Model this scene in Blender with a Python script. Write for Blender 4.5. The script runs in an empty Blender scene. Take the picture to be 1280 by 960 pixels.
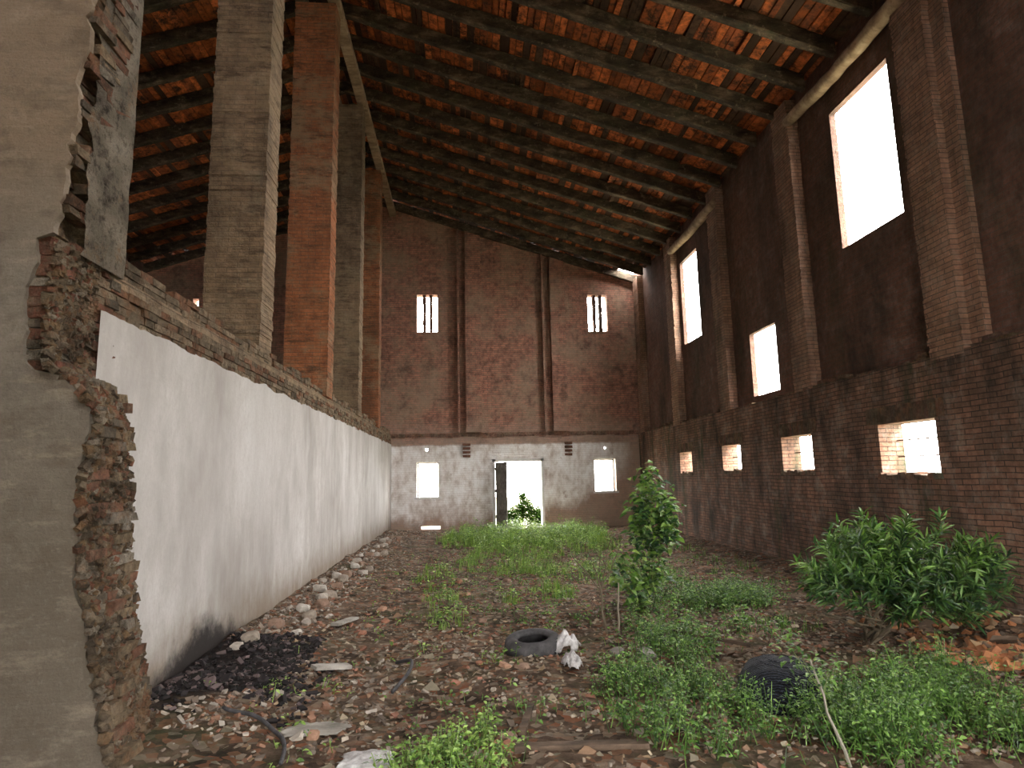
import bpy, bmesh, math, random
import numpy as np
from mathutils import Vector, Matrix, noise as mn

S = bpy.context.scene
COL = S.collection

# ------------------------------------------------------------------ camera
F_PX, YAW, PIT, ROL = 785.4, .0768, .1478, -.0209
def _cam_matrix():
    c, s = math.cos, math.sin
    Ry = np.array([[c(YAW), 0, s(YAW)], [0, 1, 0], [-s(YAW), 0, c(YAW)]])
    Rx = np.array([[1, 0, 0], [0, c(PIT), s(PIT)], [0, -s(PIT), c(PIT)]])
    Rz = np.array([[c(ROL), -s(ROL), 0], [s(ROL), c(ROL), 0], [0, 0, 1]])
    M = Ry @ Rx @ Rz
    r, u, f = M[:, 0], M[:, 1], M[:, 2]
    b = lambda v: (v[0], v[2], v[1])
    R = Matrix((b(r), b(u), tuple(-q for q in b(f)))).transposed().to_4x4()
    return Matrix.Translation((0, 0, 1.7)) @ R
cd = bpy.data.cameras.new('camera')
cam = bpy.data.objects.new('camera', cd); COL.objects.link(cam)
cam.matrix_world = _cam_matrix()
cd.sensor_fit = 'HORIZONTAL'; cd.sensor_width = 36.0
cd.lens = 36.0 * F_PX / 1280.0
cd.clip_start = .05; cd.clip_end = 300
S.camera = cam

# ------------------------------------------------------------------ light
W = bpy.data.worlds.new('world'); S.world = W; W.use_nodes = True
nt = W.node_tree; nt.nodes.clear()
wo = nt.nodes.new('ShaderNodeOutputWorld'); wb = nt.nodes.new('ShaderNodeBackground')
wb.inputs['Color'].default_value = (1.0, .965, .925, 1); wb.inputs['Strength'].default_value = 38.0
nt.links.new(wb.outputs[0], wo.inputs[0])
S.view_settings.view_transform = 'Standard'
S.view_settings.look = 'None'
S.view_settings.gamma = 1.0
S.view_settings.use_curve_mapping = False
S.view_settings.exposure = 0.0
S.cycles.use_denoising = True
S.cycles.max_bounces = 8; S.cycles.diffuse_bounces = 5; S.cycles.glossy_bounces = 2
S.cycles.transmission_bounces = 2; S.cycles.transparent_max_bounces = 4
S.cycles.sample_clamp_indirect = 8.0
S.cycles.caustics_reflective = False; S.cycles.caustics_refractive = False

def portal(name, loc, size, rot):
    l = bpy.data.lights.new(name, 'AREA'); l.shape = 'RECTANGLE'; l.size, l.size_y = size
    l.cycles.is_portal = True
    o = bpy.data.objects.new(name, l); COL.objects.link(o); o.location = loc; o.rotation_euler = rot
HP = math.pi / 2

# ------------------------------------------------------------------ helpers
def setp(o, label=None, cat=None, group=None, kind=None):
    if label: o['label'] = label
    if cat: o['category'] = cat
    if group: o['group'] = group
    if kind: o['kind'] = kind
    return o
def mesh_obj(name, verts, faces, mats, parent=None, cols=None, midx=None, smooth=False, edges=()):
    me = bpy.data.meshes.new(name)
    me.from_pydata([tuple(v) for v in verts], list(edges), [tuple(f) for f in faces])
    if not isinstance(mats, (list, tuple)): mats = [mats]
    for m in mats: me.materials.append(m)
    if midx is not None: me.polygons.foreach_set('material_index', midx)
    if smooth: me.polygons.foreach_set('use_smooth', [True] * len(me.polygons))
    if cols is not None:                      # one random value triple per face
        a = me.color_attributes.new('tint', 'FLOAT_COLOR', 'CORNER')
        buf = []
        for p in me.polygons:
            c = cols[p.index]; buf += [c[0], c[1], c[2], 1.0] * p.loop_total
        a.data.foreach_set('color', buf)
    me.update()
    o = bpy.data.objects.new(name, me); COL.objects.link(o)
    if parent: o.parent = parent
    return o
def empty(name, loc=(0, 0, 0), rz=0):
    o = bpy.data.objects.new(name, None); COL.objects.link(o); o.location = loc
    o.rotation_euler = (0, 0, rz); o.empty_display_size = .1
    return o
class MB:
    def __init__(s): s.v, s.f, s.c, s.m = [], [], [], []
    def box(s, x0, x1, y0, y1, z0, z1, col=(.5, .5, .5), jit=0, rng=None, mi=0):
        n = len(s.v)
        for x in (x0, x1):
            for y in (y0, y1):
                for z in (z0, z1):
                    if jit: s.v.append((x + rng.uniform(-jit, jit), y + rng.uniform(-jit, jit), z + rng.uniform(-jit, jit)))
                    else: s.v.append((x, y, z))
        for q in ((0, 1, 3, 2), (4, 6, 7, 5), (0, 4, 5, 1), (2, 3, 7, 6), (0, 2, 6, 4), (1, 5, 7, 3)):
            s.f.append([n + i for i in q]); s.c.append(col); s.m.append(mi)
    def face(s, pts, col=(.5, .5, .5), mi=0):
        n = len(s.v); s.v += [tuple(p) for p in pts]; s.f.append(list(range(n, n + len(pts)))); s.c.append(col); s.m.append(mi)
    def obox(s, c, R, hx, hy, hz, col=(.5, .5, .5), jit=0, rng=None):
        n = len(s.v)
        for x in (-hx, hx):
            for y in (-hy, hy):
                for z in (-hz, hz):
                    p = Vector((x, y, z))
                    if jit: p = Vector((x * (1 + rng.uniform(-jit, jit)), y * (1 + rng.uniform(-jit, jit)), z * (1 + rng.uniform(-jit, jit))))
                    s.v.append(tuple(R @ p + Vector(c)))
        for q in ((0, 1, 3, 2), (4, 6, 7, 5), (0, 4, 5, 1), (2, 3, 7, 6), (0, 2, 6, 4), (1, 5, 7, 3)):
            s.f.append([n + i for i in q]); s.c.append(col); s.m.append(0)
    def tube(s, pts, rad, n=6, col=(.5, .5, .5), cap=True):
        pts = [Vector(p) for p in pts]; rings = []
        for i, p in enumerate(pts):
            d = (pts[min(i + 1, len(pts) - 1)] - pts[max(i - 1, 0)]).normalized()
            a = d.cross(Vector((0, 0, 1)))
            if a.length < .05: a = d.cross(Vector((1, 0, 0)))
            a.normalize(); b = d.cross(a)
            r = rad[i] if isinstance(rad, (list, tuple)) else rad
            k = len(s.v); rings.append(k)
            for j in range(n):
                t = 2 * math.pi * j / n
                s.v.append(tuple(p + (a * math.cos(t) + b * math.sin(t)) * r))
        for i in range(len(pts) - 1):
            for j in range(n):
                s.f.append([rings[i] + j, rings[i] + (j + 1) % n, rings[i + 1] + (j + 1) % n, rings[i + 1] + j]); s.c.append(col); s.m.append(0)
        if cap:
            s.f.append([rings[0] + j for j in range(n)][::-1]); s.c.append(col); s.m.append(0)
            s.f.append([rings[-1] + j for j in range(n)]); s.c.append(col); s.m.append(0)
    def leaf(s, p, d, up, L, wd, fold=.25, droop=.2, col=(.5, .5, .5)):
        d = d.normalized(); side = d.cross(up)
        if side.length < 1e-3: side = d.cross(Vector((1, 0, .1)))
        side.normalize(); nrm = side.cross(d)
        n = len(s.v)
        m1 = p + d * L * .38 + nrm * L * .04; m2 = p + d * L * .72 - nrm * L * droop * .35
        e = p + d * L - nrm * L * droop
        s.v += [tuple(p), tuple(m1 - side * wd * .5 + nrm * wd * fold), tuple(m1), tuple(m1 + side * wd * .5 + nrm * wd * fold),
                tuple(m2 - side * wd * .36 + nrm * wd * fold), tuple(m2), tuple(m2 + side * wd * .36 + nrm * wd * fold), tuple(e)]
        for q in ((0, 2, 1), (0, 3, 2), (1, 2, 5, 4), (2, 3, 6, 5), (4, 5, 7), (5, 6, 7)):
            s.f.append([n + i for i in q]); s.c.append(col); s.m.append(0)
    def blade(s, p, d, L, wd, col):
        side = Vector((-d.y, d.x, 0))
        if side.length < 1e-3: side = Vector((1, 0, 0))
        side.normalize(); n = len(s.v); m = p + Vector((d.x * .3, d.y * .3, 1)) .normalized() * L * .6
        e = p + Vector((d.x, d.y, 1)).normalized() * L
        s.v += [tuple(p - side * wd), tuple(p + side * wd), tuple(m + side * wd * .8), tuple(m - side * wd * .8), tuple(e)]
        s.f += [[n, n + 1, n + 2, n + 3], [n + 3, n + 2, n + 4]]; s.c += [col, col]; s.m += [0, 0]
    def build(s, name, mats, parent=None, smooth=False, tint=True):
        return mesh_obj(name, s.v, s.f, mats, parent, s.c if tint else None, s.m if isinstance(mats, (list, tuple)) else None, smooth)

# ------------------------------------------------------------------ materials
class N:
    def __init__(s, name, rough=.9, spec=.2):
        s.mat = bpy.data.materials.new(name); s.mat.use_nodes = True
        s.t = s.mat.node_tree; s.b = s.t.nodes['Principled BSDF']
        s.b.inputs['Roughness'].default_value = rough
        s.b.inputs['Specular IOR Level'].default_value = spec
        s.pos = s.n('ShaderNodeNewGeometry').outputs['Position']
        s.nrm = s.t.nodes['Geometry'].outputs['Normal'] if 'Geometry' in s.t.nodes else None
    def n(s, ty, **kw):
        x = s.t.nodes.new(ty)
        for k, v in kw.items(): setattr(x, k, v)
        return x
    def put(s, sock, v):
        if hasattr(v, 'is_output') or isinstance(v, bpy.types.NodeSocket): s.t.links.new(v, sock)
        elif isinstance(v, (tuple, list)) and len(v) == 3 and sock.type == 'RGBA': sock.default_value = (*v, 1)
        else: sock.default_value = v
    def noise(s, scale, detail=4, rough=.6, vec=None, stretch=None, dist=0):
        x = s.n('ShaderNodeTexNoise'); v = vec or s.pos
        if stretch:
            m = s.n('ShaderNodeMapping'); s.put(m.inputs['Vector'], v); m.inputs['Scale'].default_value = stretch; v = m.outputs[0]
        s.put(x.inputs['Vector'], v); x.inputs['Scale'].default_value = scale
        x.inputs['Detail'].default_value = detail; x.inputs['Roughness'].default_value = rough; x.inputs['Distortion'].default_value = dist
        return x.outputs['Fac']
    def ramp(s, fac, stops):
        x = s.n('ShaderNodeValToRGB'); s.put(x.inputs[0], fac); e = x.color_ramp.elements
        while len(e) < len(stops): e.new(.5)
        for q, (p, c) in zip(e, stops):
            q.position = p; q.color = (*c, 1) if isinstance(c, tuple) else (c, c, c, 1)
        return x.outputs[0]
    def rng(s, fac, a, b, c=0., d=1., smooth=False):
        x = s.n('ShaderNodeMapRange'); s.put(x.inputs[0], fac)
        if smooth: x.interpolation_type = 'SMOOTHSTEP'
        for i, v in enumerate((a, b, c, d)): x.inputs[i + 1].default_value = v
        return x.outputs[0]
    def mix(s, fac, a, b, mode='MIX'):
        x = s.n('ShaderNodeMix', data_type='RGBA', blend_type=mode)
        s.put(x.inputs[0], fac); s.put(x.inputs[6], a); s.put(x.inputs[7], b); return x.outputs[2]
    def math(s, op, a, b=0.):
        x = s.n('ShaderNodeMath', operation=op); s.put(x.inputs[0], a); s.put(x.inputs[1], b); return x.outputs[0]
    def xyz(s, v=None):
        x = s.n('ShaderNodeSeparateXYZ'); s.put(x.inputs[0], v or s.pos); return x.outputs
    def comb(s, a, b, c=0.):
        x = s.n('ShaderNodeCombineXYZ')
        for i, v in enumerate((a, b, c)): s.put(x.inputs[i], v)
        return x.outputs[0]
    def attr(s, name='tint'):
        x = s.n('ShaderNodeAttribute', attribute_name=name); return x.outputs
    def bump(s, h, strength=.5, dist=.02, prev=None):
        x = s.n('ShaderNodeBump'); s.put(x.inputs['Height'], h); x.inputs['Strength'].default_value = strength
        x.inputs['Distance'].default_value = dist
        if prev: s.put(x.inputs['Normal'], prev)
        s.out = x.outputs[0]; s.put(s.b.inputs['Normal'], x.outputs[0]); return x.outputs[0]
    def color(s, c): s.put(s.b.inputs['Base Color'], c); return s.mat

def brick_coords(m):
    """rows run level on every upright face, whichever way it faces"""
    x, y, z = m.xyz(); nx, ny, nz = m.xyz(m.n('ShaderNodeNewGeometry').outputs['Normal'])
    k = m.math('GREATER_THAN', m.math('ABSOLUTE', nx), .7)
    a = m.math('ADD', m.math('MULTIPLY', y, k), m.math('MULTIPLY', x, m.math('SUBTRACT', 1., k)))
    wob = m.math('MULTIPLY', m.math('SUBTRACT', m.noise(1.1, 2), .5), .05)
    return m.comb(m.math('ADD', a, wob), m.math('ADD', z, wob))
def brick_mat(name, c1, c2, mortar, dirt=(.03, .025, .02), dirt_amt=.6, pale=(.42, .38, .33), pale_amt=.25, moss=0., rowh=.068, bumpy=.9, grime_scale=.8, zones=False):
    m = N(name, .92, .15)
    bt = m.n('ShaderNodeTexBrick'); m.put(bt.inputs['Vector'], brick_coords(m))
    bt.inputs['Scale'].default_value = 1; bt.inputs['Brick Width'].default_value = .26; bt.inputs['Row Height'].default_value = rowh
    bt.inputs['Mortar Size'].default_value = .007; bt.inputs['Mortar Smooth'].default_value = .3
    m.put(bt.inputs['Color1'], c1); m.put(bt.inputs['Color2'], c2); m.put(bt.inputs['Mortar'], mortar)
    bt.inputs['Bias'].default_value = -.1
    c = bt.outputs['Color']
    c = m.mix(m.rng(m.noise(9, 5, .75), .42, .7, 0, .75), c, tuple(q * .45 for q in c1))
    c = m.mix(m.rng(m.noise(2.6, 6, .75), .5, .72, 0, pale_amt), c, pale)
    c = m.mix(m.rng(m.noise(grime_scale, 7, .7, stretch=(1, 1, .35)), .42, .66, 0, dirt_amt), c, dirt)
    if zones:
        c = m.mix(m.rng(m.noise(1.1, 5, .75, stretch=(.6, .6, .9)), .5, .62, 0, .65), c, (.30, .225, .14))
        c = m.mix(m.rng(m.noise(3.3, 6, .85, stretch=(.6, .6, 2.2)), .5, .64, 0, .75), c, (.07, .052, .035))
    if moss: c = m.mix(m.rng(m.noise(.9, 6, .7, stretch=(1.6, 1.6, .3)), .55, .68, 0, moss), c, (.035, .05, .022))
    h = m.math('SUBTRACT', m.noise(22, 5, .7), m.math('MULTIPLY', bt.outputs['Fac'], .9))
    m.bump(m.math('ADD', h, m.noise(3.5, 4)), bumpy, .03)
    return m.color(c)

M = {}
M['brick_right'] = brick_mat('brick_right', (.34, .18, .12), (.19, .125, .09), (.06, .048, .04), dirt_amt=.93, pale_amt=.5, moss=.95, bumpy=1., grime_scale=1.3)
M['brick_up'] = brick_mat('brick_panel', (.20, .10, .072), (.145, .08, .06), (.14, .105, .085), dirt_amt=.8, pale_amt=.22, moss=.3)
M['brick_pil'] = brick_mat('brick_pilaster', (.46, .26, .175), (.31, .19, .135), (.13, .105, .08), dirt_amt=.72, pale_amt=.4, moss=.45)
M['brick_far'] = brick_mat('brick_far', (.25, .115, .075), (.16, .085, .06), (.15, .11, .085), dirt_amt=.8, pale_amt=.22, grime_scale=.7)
M['brick_red'] = brick_mat('brick_pillar_red', (.54, .20, .09), (.40, .165, .08), (.24, .14, .09), dirt_amt=.6, pale_amt=.35, pale=(.30, .20, .12), zones=True)
M['brick_tan'] = brick_mat('brick_pillar_tan', (.36, .25, .16), (.27, .19, .125), (.22, .165, .115), dirt_amt=.75, pale_amt=.7, pale=(.40, .33, .235), zones=True)

def cov_mat():
    """loose masonry: every brick keeps its own tint"""
    m = N('broken_brick', .95, .1); t = m.attr()
    c = m.mix(m.rng(m.noise(14, 6, .75), .36, .6, 0, .65), t['Color'], (.085, .064, .046))
    c = m.mix(m.rng(m.noise(5, 5, .8), .5, .66, 0, .55), c, (.40, .31, .215))
    c = m.mix(m.rng(m.noise(3.1, 5, .8), .52, .64, 0, .6), c, (.30, .15, .075))
    c = m.mix(m.rng(m.noise(40, 4, .8), .5, .66, 0, .5), c, (.05, .038, .027))
    c = m.mix(m.rng(m.noise(2.8, 6, .8), .48, .62, 0, .7), c, (.045, .038, .027))
    m.bump(m.noise(24, 7, .85), 1., .05); return m.color(c)
M['broken'] = cov_mat()

def plaster_white():
    m = N('plaster_white', .8, .2); x, y, z = m.xyz()
    c = m.ramp(m.noise(1.3, 6, .65, stretch=(1, 1, .38)), [(.34, (.33, .305, .285)), (.5, (.46, .44, .42)), (.66, (.60, .585, .57))])
    c = m.mix(m.rng(m.noise(9, 6, .75, stretch=(1, 1, .6)), .46, .66, 0, .5), c, (.37, .345, .315))
    c = m.mix(m.rng(m.noise(.7, 4, .6, stretch=(1, 1, .5)), .5, .62, 0, .35), c, (.66, .65, .64))
    c = m.mix(m.rng(y, 8.5, 10.5, .22, 0), c, (.30, .28, .26))  # near end greyed: weaker window light there, painted into the plaster colour
    c = m.mix(m.rng(m.noise(34, 5, .8, stretch=(1, 1, .7)), .48, .68, 0, .4), c, (.34, .32, .30))
    low = m.math('ADD', z, m.math('MULTIPLY', m.math('SUBTRACT', m.noise(3.2, 6, .75, stretch=(1, 1, .5)), .5), .9))
    c = m.mix(m.rng(low, .75, -.05, 0, .92, True), c, (.20, .15, .105))
    # soot left by a fire at the foot of the wall
    d = m.math('ADD', m.math('ABSOLUTE', m.math('MULTIPLY', m.math('SUBTRACT', y, 6.45), .42)), m.math('MULTIPLY', z, 1.5))
    d = m.math('ADD', d, m.math('MULTIPLY', m.math('SUBTRACT', m.noise(5, 6, .75), .5), .7))
    c = m.mix(m.rng(d, .85, .38, 0, .96, True), c, (.014, .011, .011))
    m.bump(m.noise(14, 6, .7), .25, .012); return m.color(c)
M['plaster_white'] = plaster_white()
def plaster_grey():
    m = N('plaster_grey', .88, .15); x, y, z = m.xyz()
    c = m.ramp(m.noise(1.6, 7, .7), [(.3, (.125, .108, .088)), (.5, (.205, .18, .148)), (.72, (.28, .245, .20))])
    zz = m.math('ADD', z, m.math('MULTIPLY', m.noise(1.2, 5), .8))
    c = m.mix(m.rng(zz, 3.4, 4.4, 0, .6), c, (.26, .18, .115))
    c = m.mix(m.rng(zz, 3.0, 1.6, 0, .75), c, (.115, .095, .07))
    bt = m.n('ShaderNodeTexBrick'); m.put(bt.inputs['Vector'], brick_coords(m)); bt.inputs['Scale'].default_value = 1
    bt.inputs['Brick Width'].default_value = .26; bt.inputs['Row Height'].default_value = .06; bt.inputs['Mortar Size'].default_value = .012; bt.inputs['Mortar Smooth'].default_value = 1.
    up = m.rng(z, 2.2, 3.4, 0, 1)
    c = m.mix(m.math('MULTIPLY', m.math('MULTIPLY', bt.outputs['Fac'], up), m.rng(m.noise(2, 4), .45, .65, 0, .12)), c, (.32, .28, .23))
    c = m.mix(m.rng(m.noise(2.2, 5, .7, stretch=(1, 1, 1.6)), .5, .66, 0, .6), c, (.10, .078, .055))
    c = m.mix(m.rng(m.noise(3.1, 5, .7, stretch=(.8, .8, 2.5)), .54, .68, 0, .4), c, (.36, .30, .23))
    c = m.mix(m.rng(m.noise(60, 3, .7), .5, .7, 0, .35), c, (.09, .075, .058))
    c = m.mix(m.rng(m.noise(2.1, 6, .8), .60, .72, 0, .6), c, (.075, .06, .05))
    c = m.mix(m.rng(m.noise(26, 4, .7), .55, .8, 0, .3), c, (.34, .31, .27))
    m.bump(m.math('ADD', m.noise(18, 7, .75), m.math('MULTIPLY', bt.outputs['Fac'], -.06)), .5, .02); return m.color(c)
M['plaster_grey'] = plaster_grey()
def far_wall_mat():
    m = N('far_wall', .9, .15); x, y, z = m.xyz()
    bt = m.n('ShaderNodeTexBrick'); m.put(bt.inputs['Vector'], brick_coords(m))
    bt.inputs['Scale'].default_value = 1; bt.inputs['Brick Width'].default_value = .27; bt.inputs['Row Height'].default_value = .075
    bt.inputs['Mortar Size'].default_value = .010; bt.inputs['Mortar Smooth'].default_value = .3
    m.put(bt.inputs['Color1'], (.50, .22, .15)); m.put(bt.inputs['Color2'], (.33, .17, .12)); m.put(bt.inputs['Mortar'], (.20, .14, .11))
    c = bt.outputs['Color']
    c = m.mix(m.rng(m.noise(6, 6, .8), .42, .62, 0, .7), c, (.10, .06, .045))
    c = m.mix(m.rng(m.noise(.55, 6, .7), .45, .62, 0, .7), c, (.32, .245, .175))
    c = m.mix(m.rng(m.noise(1.4, 6, .75), .52, .66, 0, .6), c, (.055, .04, .032))
    c = m.mix(m.rng(m.math('ADD', z, m.math('MULTIPLY', m.noise(1.5, 5, .7), 1.2)), 3.4, 4.4, .55, 0), c, (.42, .33, .27))
    # lime wash under the ledge, peeling near the ground
    n1 = m.math('SUBTRACT', m.noise(2.6, 7, .75), .5); n2 = m.math('SUBTRACT', m.noise(1.0, 6, .75, stretch=(1, 1, .6)), .5)
    top = m.rng(m.math('ADD', z, m.math('MULTIPLY', n1, .18)), 2.88, 2.80)
    slope = m.rng(x, 2.6, 6.1, .25, 1.75)
    bot = m.rng(m.math('ADD', m.math('SUBTRACT', z, slope), m.math('MULTIPLY', n2, 2.2)), -.1, .5)
    rightside = m.rng(m.math('ADD', x, m.math('MULTIPLY', n2, 1.5)), 5.8, 5.0)
    msk = m.math('MULTIPLY', m.math('MULTIPLY', top, bot), rightside)
    msk = m.math('MULTIPLY', msk, m.rng(n1, .20, .10, .25, 1))
    wash = m.ramp(m.noise(3.4, 6, .7, stretch=(1, 1, .6)), [(.34, (.52, .45, .40)), (.5, (.80, .77, .75)), (.62, (.92, .92, .92))])
    wash = m.mix(m.math('MULTIPLY', bt.outputs['Fac'], .2), wash, (.36, .32, .29))
    c = m.mix(m.math('MULTIPLY', msk, .93), c, wash)
    m.bump(m.math('SUBTRACT', m.noise(12, 5, .7), bt.outputs['Fac']), .6, .03); return m.color(c)
M['far'] = far_wall_mat()
def wood_mat(name, a, b, c_, rough=.85, moss=0.):
    m = N(name, rough, .2)
    c = m.ramp(m.noise(5, 6, .7, stretch=(.4, 1, 1)), [(.34, a), (.52, b), (.68, c_)])
    if moss:
        c = m.mix(m.rng(m.noise(2.3, 6, .75), .5, .64, 0, moss), c, (.05, .065, .03))
        c = m.mix(m.rng(m.noise(3.7, 5, .75), .55, .66, 0, .7), c, (.02, .017, .014))
        c = m.mix(m.rng(m.noise(7.7, 5, .75), .57, .7, 0, .55), c, (.34, .28, .20))
    m.bump(m.noise(25, 5, .7, stretch=(.3, 1, 1)), .5, .015); return m.color(c)
M['rafter'] = wood_mat('rafter_wood', (.025, .02, .016), (.075, .056, .040), (.19, .145, .10), moss=.3)
M['beam'] = wood_mat('beam_wood', (.16, .11, .07), (.30, .215, .14), (.42, .32, .22))
M['greywood'] = wood_mat('grey_wood', (.11, .10, .09), (.21, .20, .18), (.32, .30, .28))
M['darkwood'] = wood_mat('dark_wood', (.04, .03, .022), (.10, .07, .05), (.17, .12, .085))
M['palewood'] = wood_mat('pale_wood', (.16, .15, .13), (.30, .28, .25), (.45, .43, .39))
def tile_mat():
    m = N('terracotta', .85, .15); t = m.attr()
    c = m.mix(m.rng(m.noise(6, 6, .75), .38, .62, 0, .85), t['Color'], (.06, .032, .022))
    c = m.mix(m.rng(m.noise(1.5, 6, .8), .52, .64, 0, .85), c, (.025, .022, .018))
    c = m.mix(m.rng(m.noise(2.4, 6, .8), .60, .70, 0, .5), c, (.06, .075, .035))
    m.bump(m.noise(20, 5, .7), .4, .015); return m.color(c)
M['tile'] = tile_mat()
def tint_mat(name, rough=.8, spec=.3, n=.35, transl=0.):
    m = N(name, rough, spec); t = m.attr()
    c = m.mix(m.rng(m.noise(17, 4, .7), .4, .7, 0, n), t['Color'], (.04, .035, .025))
    m.color(c)
    if transl:
        tr = m.n('ShaderNodeBsdfTranslucent'); m.put(tr.inputs['Color'], m.mix(1., t['Color'], (1.7, 1.8, .7), 'MULTIPLY'))
        mx = m.n('ShaderNodeMixShader'); mx.inputs[0].default_value = transl
        m.t.links.new(m.b.outputs[0], mx.inputs[1]); m.t.links.new(tr.outputs[0], mx.inputs[2])
        m.t.links.new(mx.outputs[0], m.t.nodes['Material Output'].inputs[0])
    return m.mat
M['leaf'] = tint_mat('leaf', .38, .55, .1, .25)
M['leaf_out'] = tint_mat('leaf_outdoors', 1., 0., .1, .2)
M['litter'] = tint_mat('litter', .85, .2, .35)
M['stone'] = tint_mat('stone', .9, .2, .45)
M['stem'] = tint_mat('stem', .8, .2, .2)
def ground_mat():
    m = N('ground', .95, .1); x, y, z = m.xyz()
    c = m.ramp(m.noise(2.2, 8, .75), [(.36, (.03, .022, .017)), (.48, (.095, .066, .047)), (.58, (.18, .125, .09)), (.7, (.32, .26, .21))])
    v = m.n('ShaderNodeTexVoronoi'); m.put(v.inputs['Vector'], m.pos); v.inputs['Scale'].default_value = 16
    vb = m.n('ShaderNodeSeparateColor'); m.put(vb.inputs[0], v.outputs['Color'])
    c = m.mix(m.rng(vb.outputs[0], .55, .6, 0, .6), c, m.ramp(vb.outputs[1], [(.0, (.32, .12, .06)), (.4, (.26, .15, .09)), (.75, (.40, .34, .27)), (1., (.12, .08, .05))]))
    c = m.mix(m.rng(m.noise(.8, 6, .8), .5, .66, 0, .7), c, (.075, .085, .04))
    c = m.mix(m.rng(m.noise(1.3, 6, .8), .56, .66, 0, .6), c, (.05, .035, .03))
    # ash of the fire by the left wall
    dx = m.math('MULTIPLY', m.math('ADD', x, 2.25), 1.0); dy = m.math('MULTIPLY', m.math('SUBTRACT', y, 6.1), .62)
    d = m.math('SQRT', m.math('ADD', m.math('MULTIPLY', dx, dx), m.math('MULTIPLY', dy, dy)))
    d = m.math('ADD', d, m.math('MULTIPLY', m.math('SUBTRACT', m.noise(4, 6, .8), .5), .6))
    c = m.mix(m.rng(d, .85, .5, 0, .94, True), c, (.014, .011, .012))
    m.bump(m.math('ADD', m.noise(14, 7, .8), m.math('MULTIPLY', v.outputs['Distance'], .6)), .9, .05); return m.color(c)
M['ground'] = ground_mat()
def outside_mat():
    m = N('meadow', .9, .1)
    return m.color(m.ramp(m.noise(1.5, 5, .7), [(.3, (.25, .24, .16)), (.6, (.34, .33, .24)), (.8, (.42, .40, .32))]))
M['meadow'] = outside_mat()
def rubber():
    m = N('rubber', .75, .3); c = m.ramp(m.noise(9, 5, .7), [(.35, (.03, .03, .032)), (.6, (.075, .072, .075)), (.8, (.16, .15, .15))])
    m.bump(m.noise(30, 4), .3, .01); return m.color(c)
M['rubber'] = rubber()
def plastic():
    m = N('white_plastic', .5, .3); m.bump(m.noise(22, 4, .7), .6, .02)
    return m.color(m.ramp(m.noise(9, 5, .7), [(.36, (.22, .21, .20)), (.5, (.48, .47, .47)), (.66, (.68, .68, .69))]))
M['plastic'] = plastic()
def net():
    m = N('black_net', .6, .3); x, y, z = m.xyz()
    w = m.n('ShaderNodeTexWave', wave_type='RINGS', rings_direction='SPHERICAL'); mp = m.n('ShaderNodeMapping'); m.put(mp.inputs['Vector'], m.pos)
    mp.inputs['Location'].default_value = (-2.2, -4.6, 0); m.put(w.inputs['Vector'], mp.outputs[0])
    w.inputs['Scale'].default_value = 16; w.inputs['Distortion'].default_value = 9; w.inputs['Detail'].default_value = 5; w.inputs['Detail Roughness'].default_value = .75
    m.bump(w.outputs['Fac'], .8, .02)
    return m.color(m.ramp(w.outputs['Fac'], [(.4, (.006, .007, .011)), (.8, (.012, .015, .024)), (.98, (.04, .05, .075))]))
M['net'] = net()
def plain(name, c, r=.7):
    m = N(name, r, .3)
    return m.color(m.mix(m.rng(m.noise(8, 5, .7), .4, .7, 0, .45), c, tuple(q * .5 for q in c)))
M['iron'] = plain('rusty_iron', (.10, .06, .045)); M['white_paint'] = plain('white_paint', (.72, .70, .68))

# ------------------------------------------------------------------ dimensions (metres; x right, y away, z up)
XL, XR, YF, YN = -2.5, 6.12, 21.8, -2.5
XOUT = -11.2
RX, RH, SL = -2.9, 11.42, .314
def roofh(x): return RH - SL * abs(x - RX)         # underside of the rafters
def gh(x, y):
    """height of the rubble-strewn earth floor"""
    v = mn.noise(Vector((x * .9, y * .9, 0))) * .05 + mn.noise(Vector((x * 3.1, y * 3.1, 4))) * .025
    v += .13 * math.exp(-((x + 2.5) / .8) ** 2) + .05 * math.exp(-((x - 6.1) / .7) ** 2)
    if y < 5.4 and x < -1: v += .06 * math.exp(-((x + 1.9) / .6) ** 2 - ((y - 4.6) / .8) ** 2)
    if y > YF - 1: v *= max(0., min(1., (YF + .4 - y) / 1.4))
    return v - .02

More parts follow.
